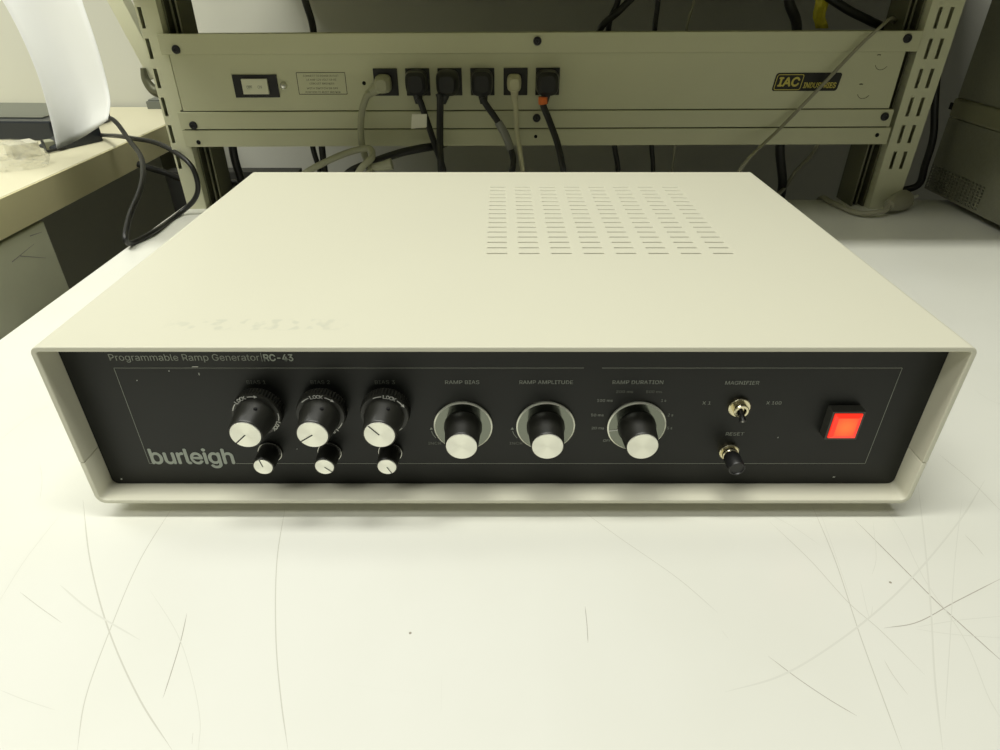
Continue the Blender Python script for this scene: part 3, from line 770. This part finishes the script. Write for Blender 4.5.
# ================================================================== CORDS
def cord(name, label, pts, r, m, group=None, cat='power cord', seg=10):
    """a thing: the Empty at its lowest point, the cord itself a part"""
    lo = min(pts, key=lambda p: Vector(p).z)
    t = empty(name, lo, label, cat, group)
    bm = bmesh.new(); tube(bm, pts, r, seg); build('cord', bm, m, t, ang=60)
    return t
def plug(t, c, m, w_=0.021, h_=0.026, d=0.020, exit_=Vector((0, 0, -1)), r=0.0075):
    bm = bmesh.new()
    # a right-angle plug: a rounded body against the outlet, a tapering neck where the cord leaves
    y1 = YS - 0.0018; y0_ = y1 - d
    n = 28
    def ring(y, s):
        return [bm.verts.new((c.x + math.copysign(abs(math.cos(a)) ** 0.6, math.cos(a)) * w_ / 2 * s, y, c.z + math.copysign(abs(math.sin(a)) ** 0.6, math.sin(a)) * h_ / 2 * s)) for a in [2 * PI * k / n for k in range(n)]]
    rs = [ring(y1, 1.0), ring(y1 - d * 0.35, 1.0), ring(y1 - d * 0.8, 0.9), ring(y0_, 0.62)]
    for A_, B_ in zip(rs, rs[1:]):
        for i in range(n): bm.faces.new((A_[i], A_[(i + 1) % n], B_[(i + 1) % n], B_[i]))
    bm.faces.new(rs[0][::-1]); bm.faces.new(rs[-1])
    build('plug', bm, m, t)
    bm = bmesh.new(); s = Vector((c.x, y1 - d * 0.55, c.z)); tube(bm, [s, s + exit_ * 0.010, s + exit_ * 0.021], lambda q: r * (1 - 0.45 * q), 14); build('strain_relief', bm, m, t)
    return s + exit_ * 0.020
def floor_pt(px, y): return None
YC = YS - 0.015
def fpts(lst):
    """(px, py, y) -> world"""
    return [aty(*p) for p in lst]
# 1 pale grey
c = sp(384, 83); ex = Vector((-0.85, 0, -0.5)).normalized()
s = Vector((c.x, YC, c.z)) + ex * 0.016
pp = [s] + fpts([(367, 96, YC), (362, 112, YC), (361, 135, YC - .005), (364, 153, YC - .01), (371, 170, YC - .02), (380, 190, YC - .03)]) + [atz(392, 208, 0.006), atz(420, 212, 0.004)]
t = cord('power_cable', 'pale grey power cord curving left and down from the leftmost outlet', pp, 0.0038, 'pale_cord', 'power cords in the channel outlets')
plug(t, c, 'pale_cord', 0.018, 0.019, 0.020, ex, 0.0075)
# 2 black with white tag
c = sp(417, 82); ex = Vector((0.1, 0, -1)).normalized()
pp = [Vector((c.x, YC, c.z)) + ex * 0.014] + fpts([(420, 101, YC), (426, 118, YC), (434, 142, YC - .005), (443, 168, YC - .015)]) + [atz(452, 205, 0.006), atz(470, 210, 0.004)]
t = cord('power_cable', 'black power cord with a small white tag, plugged into the second outlet from left', pp, 0.0036, 'cord', 'power cords in the channel outlets')
plug(t, c, 'black', 0.025, 0.027, 0.018, ex)
bm = bmesh.new(); a = aty(419, 121, YC - 0.0045)
quad_prism(bm, [a + Vector(v) for v in ((-0.0095, 0, -0.0085), (0.0085, 0, -0.0065), (0.0095, 0, 0.0075), (-0.0075, 0, 0.0075))], (0, -0.0008, 0)); build('tag', bm, 'tag', t, smooth=False)
# 3 black
c = sp(448, 82); ex = Vector((-0.35, 0, -1)).normalized()
pp = [Vector((c.x - 0.006, YC - .004, c.z)) + ex * 0.010] + fpts([(440, 98, YC - .004), (440, 120, YC - .006), (440, 148, YC - .020), (441, 170, YC - .034)]) + [atz(440, 208, 0.006), atz(430, 215, 0.004)]
t = cord('power_cable', 'plain black power cord hanging straight down from the third outlet from left', pp, 0.0041, 'cord', 'power cords in the channel outlets')
plug(t, c, 'black', 0.026, 0.027, 0.022, ex, 0.0085)
# 4 black with grey tape
c = sp(482, 82); ex = Vector((0.1, 0, -1)).normalized()
pp = [Vector((c.x, YC, c.z)) + ex * 0.014] + fpts([(484, 101, YC), (498, 122, YC), (509, 144, YC - .004), (513, 158, YC - .010), (512, 172, YC - .02)]) + [atz(508, 206, 0.006), atz(495, 214, 0.004)]
t = cord('power_cable', 'black power cord wrapped in grey tape, plugged into the fourth outlet from left', pp, 0.0037, 'cord', 'power cords in the channel outlets')
plug(t, c, 'black', 0.025, 0.028, 0.018, ex)
bm = bmesh.new(); tube(bm, fpts([(498, 122, YC), (504, 132, YC - .001), (509, 144, YC - .004), (511, 150, YC - .006)]), 0.0047, 12); build('tape', bm, 'tape', t)
# 5 cream
c = sp(514, 82); ex = Vector((0.05, 0, -1)).normalized()
pp = [Vector((c.x, YC, c.z)) + ex * 0.014] + fpts([(515.5, 103, YC), (517, 130, YC - .003), (522, 165, YC - .012)]) + [atz(528, 204, 0.006), atz(545, 210, 0.004)]
t = cord('power_cable', 'thin cream power cord with a cream plug in the fifth outlet from left', pp, 0.0028, 'cream_cord', 'power cords in the channel outlets')
plug(t, c, 'cream_cord', 0.016, 0.018, 0.020, ex, 0.0055)
# 6 black with orange band
c = sp(547, 82); ex = Vector((-0.15, 0, -1)).normalized()
pp = [Vector((c.x - .003, YC, c.z)) + ex * 0.014] + fpts([(543, 104, YC), (549, 120, YC), (557, 142, YC - .005), (563, 168, YC - .015)]) + [atz(570, 205, 0.006), atz(590, 212, 0.004)]
t = cord('power_cable', 'black power cord banded orange below its plug in the rightmost outlet', pp, 0.0038, 'cord', 'power cords in the channel outlets')
plug(t, c, 'black', 0.026, 0.027, 0.018, ex)
bm = bmesh.new(); p0 = Vector((c.x - .003, YC, c.z)) + ex * 0.0135; p1 = aty(543, 104, YC); tube(bm, [p0, (p0 + p1) / 2 + Vector((-0.0002, 0, 0)), p1], 0.0052, 14); build('orange_band', bm, 'orange', t)

YB = FY + 0.062                            # cables that drop behind the channel, behind the bench edge
def hang(label, lst, r, m='cord', cat='cable', yb=YB, up=True):
    pts = [aty(px, py, yb + (q[0] if q else 0)) for px, py, *q in lst]
    # carry the lower end down behind the bench to the floor
    e_ = pts[-1]; pts += [Vector((e_.x, max(e_.y, BY1 + 0.04), min(e_.z - 0.08, -0.06))), Vector((e_.x, BY1 + 0.05, -0.5)), Vector((e_.x + 0.03, BY1 + 0.05, -0.895))]
    o_ = pts[0]
    if up: pts = [Vector((o_.x - 0.006, o_.y, 0.266))] + pts
    bm = bmesh.new(); tube(bm, pts, r, 10); o = build('cable', bm, m, ang=60)
    return tag(o, label, cat, 'cables behind the power channel')
hang('thick black cable hanging behind the channel, beside the left upright', [(229, 60), (233, 150), (243, 186)], 0.0052, up=False)
hang('black cable rising above the channel between the switch and the first outlet', [(305, 0), (313, 28), (322, 148), (325, 172)], 0.0042)
hang('black cable behind the channel, leaning against the other one near the label', [(302, 60), (313, 148), (320, 172)], 0.0036, up=False, yb=YB + 0.014)
hang('black cable behind the channel right of the last outlet, one of a crossing pair', [(618, 0), (609, 24), (611, 100), (614.5, 146), (618, 172)], 0.0034)
hang('thin black cable hanging straight behind the plain middle of the channel', [(658, 0), (655, 26), (651, 120), (651.5, 146), (653, 172)], 0.0030)
hang('thick black cable hanging behind the channel beneath the maker badge', [(789, 0), (797, 27), (785, 100), (780, 148), (782, 190)], 0.0058)
hang('thin pale wire hanging behind the channel left of the yellow tag', [(694, 0), (687, 26), (680, 100), (672, 170)], 0.0016, 'clear_cord')
def loose(name, label, pts, r, m, cat='cable', group=None):
    bm = bmesh.new(); tube(bm, pts, r, 10); return tag(build(name, bm, m, ang=60), label, cat, group)
loose('cable', 'black cable slanting down to the left above the channel, crossing its pair', [aty(648, -18, YB - .012)] + fpts([(632, -2, YB - .012), (618, 12, YB - .014), (603, 25, YB - .012), (596, 40, YB), (590, 70, YB)]), 0.0040, 'cord')
loose('cable', 'thick black cable slanting down to the right above the badge', fpts([(812, -13, YB - .01), (828, -3, YB - .01), (850, 11, YB - .012), (870, 21, YB - .014), (884, 30, YB - .004), (890, 60, YB)]), 0.0048, 'cord')
loose('cable', 'thin grey cable curving down behind the channel near the right upright', fpts([(835, 100, YB), (815, 150, YB + .005), (795, 172, YB), (786, 186, YB)]) + [atz(770, 202, 0.004)], 0.0026, 'clear_cord')
bm = bmesh.new(); g_ = [[aty(814 + 1.5 * math.sin(j * 1.3) + i * 3.2, -4 + j * 5.4, YB - .008 + 0.002 * math.sin(i * 1.7 + j)) for i in range(5)] for j in range(7)]
G = [[bm.verts.new(p) for p in r_] for r_ in g_]
for j in range(6):
    for i in range(4): bm.faces.new((G[j][i], G[j][i + 1], G[j + 1][i + 1], G[j + 1][i]))
tag(build('cable_tag', bm, 'yellow', solid=0.0008), 'yellow crinkled tag hanging behind the top of the channel', 'tag')
# clear cord across the front of the channel
a = fpts([(903, 52, YB - .012), (897, 30, FY + .046), (889, 20, FY + .012), (880, 27, YS - .007), (860, 45, YS - .008), (820, 87, YS - .009), (780, 128, YS - .010), (742, 166, YS - .03)]) + [atz(722, 205, 0.005), atz(700, 214, 0.004)]
bm = bmesh.new(); tube(bm, a, 0.0017, 8); tube(bm, [p + Vector((0.0026, -0.0004, 0.0020)) for p in a], 0.0015, 8)
tag(build('cable', bm, 'clear_cord', ang=60), 'thin grey double cord running diagonally across the channel over the maker badge', 'cable')
bm = bmesh.new()
for px, py in ((882, 64), (864, 93)):
    c = aty(px, py, YS - 0.0003); arc_line(bm, c.x, c.z, c.y, 0.0075, math.radians(200), math.radians(330), 0.0006)
    arc_line(bm, c.x - 0.006, c.z + 0.004, c.y, 0.004, math.radians(60), math.radians(120), 0.0012)
build('scuff_marks', bm, 'rail', strip, smooth=False)
# pale loop behind the case
loose('cable', 'pale grey cable looping up behind the case left of the first outlet cord', [atz(285, 214, 0.005)] + fpts([(300, 178, .49), (330, 160, .50), (355, 150.5, .505), (370, 149, .50), (372, 157, .49), (360, 170, .48)]) + [atz(345, 214, 0.006)], 0.0038, 'pale_cord')
loose('cable', 'thick black cable rising to the right behind the rear edge of the case', [atz(330, 200, 0.008)] + fpts([(350, 172, .50), (372, 162.5, .51), (400, 153, .515), (420, 148.5, .52), (436, 146, .53), (446, 143, .575)]), 0.0046, 'cord')
bm = bmesh.new(); tube(bm, fpts([(371, 167, .49), (380, 166.5, .49), (392, 164, .49)]), lambda q: 0.0035 + 0.003 * q, 14); tube(bm, fpts([(371, 167, .49), (366, 176, .48)]) + [atz(362, 205, 0.004)], 0.0030, 10)
tag(build('cable_connector', bm, 'pale_cord'), 'pale cable connector lying just behind the case under the first cord', 'connector')

# ================================================================== RIGHT SIDE
XI = 0.573
inst = empty('tower_instrument', (XI + 0.11, 0.32, 0), 'large grey instrument box with a perforated side vent, standing at the right bench end', 'electronic instrument')
IY0, IY1, IZ0 = -0.02, 0.6256 - 0.03, 0.008
IY1 = CY + 0.865
zb0, zb1 = 0.098, 0.121
hs = []
pa, pb = atx(928, 161, XI), atx(984, 183, XI); pc_ = atx(928, 189, XI)
zl, zh = pc_.z + 0.003, pa.z + 0.001
yv0, yv1 = atx(982, 200, XI).y, atx(929, 175, XI).y
nr, ncol = 8, 16
for i in range(ncol):
    for j in range(nr):
        u = yv0 + (yv1 - yv0) * i / ncol; v = zl + (zh - zl) * j / nr
        hs.append((u, u + (yv1 - yv0) / ncol * 0.62, v, v + (zh - zl) / nr * 0.58))
bm = bmesh.new()
us = uniq([IY0, IY1] + [c for h in hs for c in h[:2]]); vv_ = uniq([IZ0, zb0] + [c for h in hs for c in h[2:]])
grid_holes(bm, (XI, 0, 0), (0, 1, 0), (0, 0, 1), us, vv_, hs)
build('vent_side', bm, 'pc', inst, smooth=False, solid=0.0015)
bm = bmesh.new(); box(bm, XI + 0.004, XI + 0.24, IY0, IY1 - 0.001, IZ0 + 0.001, zb0 - 0.001); box(bm, XI, XI + 0.24, IY0, IY1, zb1, 0.256)
build('case', bm, 'pc', inst, smooth=False, bevel=0.002)
bm = bmesh.new(); box(bm, XI - 0.002, XI + 0.242, IY0 - 0.004, IY1 + 0.002, zb0, zb1)
build('band', bm, 'pc_band', inst, smooth=False, bevel=0.003)
bm = bmesh.new(); a = atx(951, 106, XI - 0.0022); box(bm, XI - 0.0024, XI - 0.001, a.y - 0.003, a.y + 0.003, a.z - 0.004, a.z + 0.004); build('latch_slot', bm, 'hole', inst, smooth=False)
for y in (IY0 + 0.05, IY1 - 0.05):
    for x in (XI + 0.03, XI + 0.21):
        bm = bmesh.new(); lathe(bm, (x, y, 0), [(0, 0), (0, 0.012), (IZ0, 0.012), (IZ0, 0)], 'z', 20); build('rubber_foot', bm, 'rubber', inst)
# loose plug on the bench
c = atz(893, 204, 0.012); tp = atz(917, 193, 0.014); d = (tp - c); d.z = 0; d.normalize()
t = empty('loose_plug', (c.x, c.y, 0), 'pale grey mains plug with steel prongs lying by the right upright', 'plug')
bm = bmesh.new(); pr = c - d * 0.012
tube(bm, [pr, c, c + d * 0.012, c + d * 0.024, c + d * 0.030], lambda q: 0.0065 + 0.006 * math.sin(min(q, 0.8) * PI * 0.6) - (0.001 if q > 0.9 else 0), 18); build('plug_body', bm, 'clear_cord', t)
side = Vector((-d.y, d.x, 0)); e_ = c + d * 0.030
for s_, z_ in ((-0.006, 0.002), (0.006, 0.002), (0, -0.005)):
    bm = bmesh.new(); q0 = e_ + side * s_ + Vector((0, 0, z_)); tube(bm, [q0 - d * 0.002, q0 + d * 0.010, q0 + d * 0.021], 0.0021, 10); build('prong', bm, 'prong', t)
bm = bmesh.new(); tube(bm, [pr + d * 0.002, pr - d * 0.012 + Vector((0, -0.002, -0.003)), Vector((0.440, pr.y - 0.006, 0.0045)), Vector((0.426, 0.560, 0.0035)), Vector((0.424, 0.588, 0.001)), Vector((0.424, 0.60, -0.04)), Vector((0.424, 0.605, -0.3))], 0.0032, 10); build('cord', bm, 'clear_cord', t)
loose('cable', 'black cable hanging down between the right upright and the grey instrument', fpts([(958, -10, .60), (948, 30, .60), (938, 70, .60), (935, 100, .60), (933, 138, .60), (925, 165, .595), (918, 185, .59)]) + [Vector((0.525, 0.60, 0.006)), Vector((0.53, 0.66, -0.02)), Vector((0.53, 0.66, -0.3))], 0.0045, 'cord')

# ================================================================== LEFT SIDE BENCH
lb = empty('side_bench', (-1.0, 0.4, -0.90), 'cream topped bench with an olive edge band, carrying the paper and plastic bag', 'workbench')
LX = -0.600; LH, LH2 = 0.024, -0.019
bm = bmesh.new(); box(bm, -1.6, LX - 0.002, -0.5, 1.14, LH2, LH); build('worktop', bm, 'bench', lb, smooth=False, bevel=0.001)
bm = bmesh.new(); box(bm, LX - 0.002, LX, -0.5, 1.14, LH2 - 0.0005, LH - 0.001); build('edge_band', bm, 'bench_edge', lb, smooth=False)
for x in (-1.55, LX - 0.06):
    for y in (-0.44, 1.08):
        bm = bmesh.new(); box(bm, x - 0.02, x + 0.02, y - 0.02, y + 0.02, -0.90, LH2); build('leg', bm, 'rail', lb, bevel=0.002)
dr = empty('drawer_cabinet', (-0.72, 0.25, -0.90), 'olive metal drawer cabinet standing beneath the left bench', 'cabinet')
bm = bmesh.new(); yE = CY + 0.826; box(bm, -0.86, -0.6035, -0.2, yE, -0.88, -0.0245)
build('cabinet_body', bm, 'drawer', dr, smooth=False, bevel=0.002)
bm = bmesh.new(); x_ = -0.6035
for a_, b_2 in (((30, 236), (42, 232)), ((12, 262), (34, 244)), ((20, 256), (46, 258))):
    p, q = atx(*a_, x_ + .0002), atx(*b_2, x_ + .0002); dq = (q - p).normalized(); n = Vector((0, -dq.z, dq.y)) * 0.0006
    bm.faces.new([bm.verts.new(v) for v in (p - n, q - n * 0.3, q + n * 0.3, p + n)])
build('scuffs', bm, 'scratch_dark', dr, smooth=False)
bm = bmesh.new(); box(bm, -0.85, -0.61, -0.19, yE - 0.01, -0.90, -0.88); build('plinth', bm, 'darkboard', dr, smooth=False)
bm = bmesh.new(); box(bm, -0.595, -0.36, 0.90, 0.93, -0.90, -0.045); box(bm, -0.60, -0.35, 0.86, 0.97, -0.90, -0.88)  # added dark sheet standing in for the shade low in the gap
tag(build('gap_dark_board', bm, 'darkboard', smooth=False), 'dark grey board added to darken the gap between the two benches', 'board')

# black keyboard-like device
def bpt(px, py, z=LH): return atz(px, py, z)
lp = [bpt(-40, 128), bpt(56, 140), bpt(104, 141), bpt(96, 120), bpt(50, 122)]
a = bpt(-30, 141); b = bpt(56, 141)
t = empty('flat_black_device', (a + b) / 2, 'flat black device with a greyish lid on the left bench behind the paper', 'electronic device')
bm = bmesh.new()
A_ = [bpt(-30, 142), bpt(57, 141), bpt(53, 117), bpt(-30, 114)]
hh = 0.030
A_ = [Vector((-0.95, 0.66, LH)), Vector((-0.735, 0.66, LH)), Vector((-0.735, 0.80, LH)), Vector((-0.95, 0.80, LH))]
p_ = bpt(56, 141); A_ = [Vector((p_.x - 0.26, p_.y + 0.01, LH)), Vector((p_.x, p_.y, LH)), Vector((p_.x + 0.004, p_.y + 0.17, LH)), Vector((p_.x - 0.25, p_.y + 0.18, LH))]
quad_prism(bm, A_, (0, 0, hh)); build('body', bm, 'laptop', t, smooth=False, bevel=0.003)
bm = bmesh.new(); cc = sum(A_, Vector()) / 4; quad_prism(bm, [cc + (v - cc) * 0.80 + Vector((0, 0.006, hh)) for v in A_], (0, 0, 0.002)); build('lid', bm, 'screen', t, smooth=False, bevel=0.001)
# second black box under the paper's lower corner
p1, p2 = bpt(60, 151), bpt(104, 141)
t = empty('black_adapter', (p1 + p2) / 2, 'black wedge-shaped adapter under the lower corner of the hanging paper', 'adapter')
bm = bmesh.new(); dv = (p2 - p1).normalized(); nv = Vector((-dv.y, dv.x, 0)) * 0.05
h1, h2 = 0.004, 0.026
V_ = [p1, p2, p2 + nv, p1 + nv]; T_ = [p1 + Vector((0, 0, h1)), p2 + Vector((0, 0, h2)), p2 + nv + Vector((0, 0, h2)), p1 + nv + Vector((0, 0, h1))]
a8 = [bm.verts.new(v) for v in V_ + T_]
for f in ((3, 2, 1, 0), (4, 5, 6, 7), (0, 1, 5, 4), (1, 2, 6, 5), (2, 3, 7, 6), (3, 0, 4, 7)): bm.faces.new([a8[i] for i in f])
build('adapter_body', bm, 'laptop', t, smooth=False, bevel=0.002)
bm = bmesh.new(); a = bpt(47, 154); b = bpt(66, 150); tube(bm, [a + Vector((0, 0, .003)), (a + b) / 2 + Vector((0, 0.004, .003)), b + Vector((0, 0, .003))], 0.0022, 8); tube(bm, [a + Vector((0, 0, .003)), aty(44, 146, a.y + 0.02), aty(42, 141, a.y + 0.03)], 0.0022, 8)
build('adapter_lead', bm, 'cord', t)
# small ivory boxes
def card(name, label, p, q, depth, h, m):
    p, q = bpt(*p), bpt(*q); dv = (q - p).normalized(); nv = Vector((-dv.y, dv.x, 0)) * depth
    bm = bmesh.new(); quad_prism(bm, [p, q, q + nv, p + nv], (0, 0, h)); return tag(build(name, bm, m, smooth=False, bevel=0.0015), label, 'box')
card('ivory_box', 'small ivory box on the left bench in front of the black device', (15, 160), (43, 155.5), 0.035, 0.020, 'ivory_box')
card('cable_block', 'small grey green block by the black adapter on the left bench', (47, 150), (57, 148.5), 0.02, 0.012, 'pale_cord')
a = bpt(154, 109); bm = bmesh.new(); box(bm, a.x - 0.013, a.x + 0.02, a.y, a.y + 0.05, LH, LH + 0.014); box(bm, a.x - 0.010, a.x + 0.017, a.y + 0.004, a.y + 0.046, LH + 0.014, LH + 0.017)
tag(build('small_case', bm, 'print_dim', smooth=False, bevel=0.001), 'small grey case far back on the left bench beside the upright', 'box')
# crumpled bag
c = bpt(8, 166); bm = bmesh.new(); bmesh.ops.create_icosphere(bm, subdivisions=4, radius=1.0)
rnd = random.Random(3); amp = [(Vector((rnd.uniform(-1, 1), rnd.uniform(-1, 1), rnd.uniform(-1, 1))).normalized(), rnd.uniform(3, 9), rnd.uniform(0, 6)) for _ in range(14)]
for v in bm.verts:
    n = v.co.normalized(); s = 1 + sum(0.045 * abs(math.sin(n.dot(d_) * f + ph)) for d_, f, ph in amp) - 0.3
    v.co = Vector((n.x * 0.050 * s, n.y * 0.034 * s, max(n.z, -0.35) * 0.024 * s)) + c + Vector((0, 0, 0.0085))
tag(build('plastic_bag', bm, 'bag', ang=20), 'crumpled clear plastic bag on the left bench near its front edge', 'plastic bag')

# hanging paper, with the wall shelf edge it hangs from (above the picture)
bm = bmesh.new(); N, K = 22, 12
rows = []
Ltop, Rtop = (-5, -30), (76, -30)
Lp = [(-26, -40), (2, 0), (24, 42), (40, 82), (51, 122), (57, 149)]
Rp = [(72, -40), (82, 0), (97, 45), (108, 86), (110.5, 104), (108, 120)]
def interp(P_, t):
    S = spline([Vector((a, b, 0)) for a, b in P_], 8); i = min(int(t * (len(S) - 1)), len(S) - 2); f = t * (len(S) - 1) - i
    return S[i].lerp(S[i + 1], f)
for j in range(N + 1):
    t = j / N; l_, r_ = interp(Lp, t), interp(Rp, t); row = []
    for i in range(K + 1):
        s = i / K; p = l_.lerp(r_, s); yy = 0.56 + 0.035 * math.sin(s * PI) * (0.3 + t) - 0.03 * s * t + 0.02 * (1 - t)
        row.append(bm.verts.new(aty(p.x, p.y + (3.0 * math.sin(s * PI) if j == N else 0), yy)))
    rows.append(row)
# upper run to the shelf
top = [bm.verts.new(Vector((v.co.x - 0.01, v.co.y + 0.01, 0.452))) for v in rows[0]]
rows = [top] + rows
for j in range(len(rows) - 1):
    for i in range(K): bm.faces.new((rows[j][i], rows[j][i + 1], rows[j + 1][i + 1], rows[j + 1][i]))
tag(build('hanging_paper', bm, 'paper', solid=0.0003, ang=80), 'white sheet of paper hanging curled over the left bench', 'paper')
sh = empty('support_arm', (-0.95, 0.95, 0.45), 'beige slanting arm above the left bench beside the hanging paper', 'support arm')
bm = bmesh.new(); box(bm, -0.90, -0.46, 0.57, 0.595, 0.452, 0.475); box(bm, -0.60, -0.575, 0.595, 1.149, 0.455, 0.472); build('top_rail', bm, 'post', sh, smooth=False)
# slanting bracket
def beam(bm, p, q, w_, d_):
    dv = (q - p).normalized(); u = Vector((0, 1, 0)); n = dv.cross(u).normalized()
    pts = [p - n * w_ / 2, p + n * w_ / 2, q + n * w_ / 2, q - n * w_ / 2]; quad_prism(bm, pts, u * d_)
yb_ = 0.80
bm = bmesh.new(); p, q = aty(90, -46, yb_), aty(156, 78, yb_); beam(bm, p, q, 0.022, 0.025); p.z = p.z
pt = Vector((p.x - 0.05, p.y, 0.453)); beam(bm, pt, p, 0.022, 0.025)
build('bracket', bm, 'post', sh, smooth=False, bevel=0.001)
bm = bmesh.new(); tube(bm, fpts([(143, 68, yb_ - .004), (146, 80, yb_ - .004), (154, 90, yb_ - .004), (162, 92, yb_ - .004)]), lambda q_: 0.004 + 0.006 * q_, 14); build('bracket_foot', bm, 'rail', sh)

# black cables in the gap
pts = fpts([(102, 117, .66), (112, 119, .65), (129, 140, .60), (142, 160, .54), (141, 187, .48), (129, 218, .43)]) + [atz(125.5, 240, 0.012), atz(131, 243, 0.0035), atz(150, 234, 0.0035), atz(180, 213, 0.0035)] + fpts([(194, 200, .525), (198, 187, .525), (192, 167, .525), (164, 146, .56), (131, 138, .62)]) + [atz(100, 135, LH + 0.006)]
loose('cable', 'black cable looping from the left bench down onto the white bench edge', pts, 0.0030, 'cord')
loose('cable', 'short thick black cable stretching from the gap to the left upright', fpts([(138, 164, .615), (150, 168, .615), (166, 173, .617), (181, 179, .62), (200, 183, .625)]) + [Vector((-0.34, 0.63, 0.0)), Vector((-0.33, 0.65, -0.3))], 0.0042, 'cord')
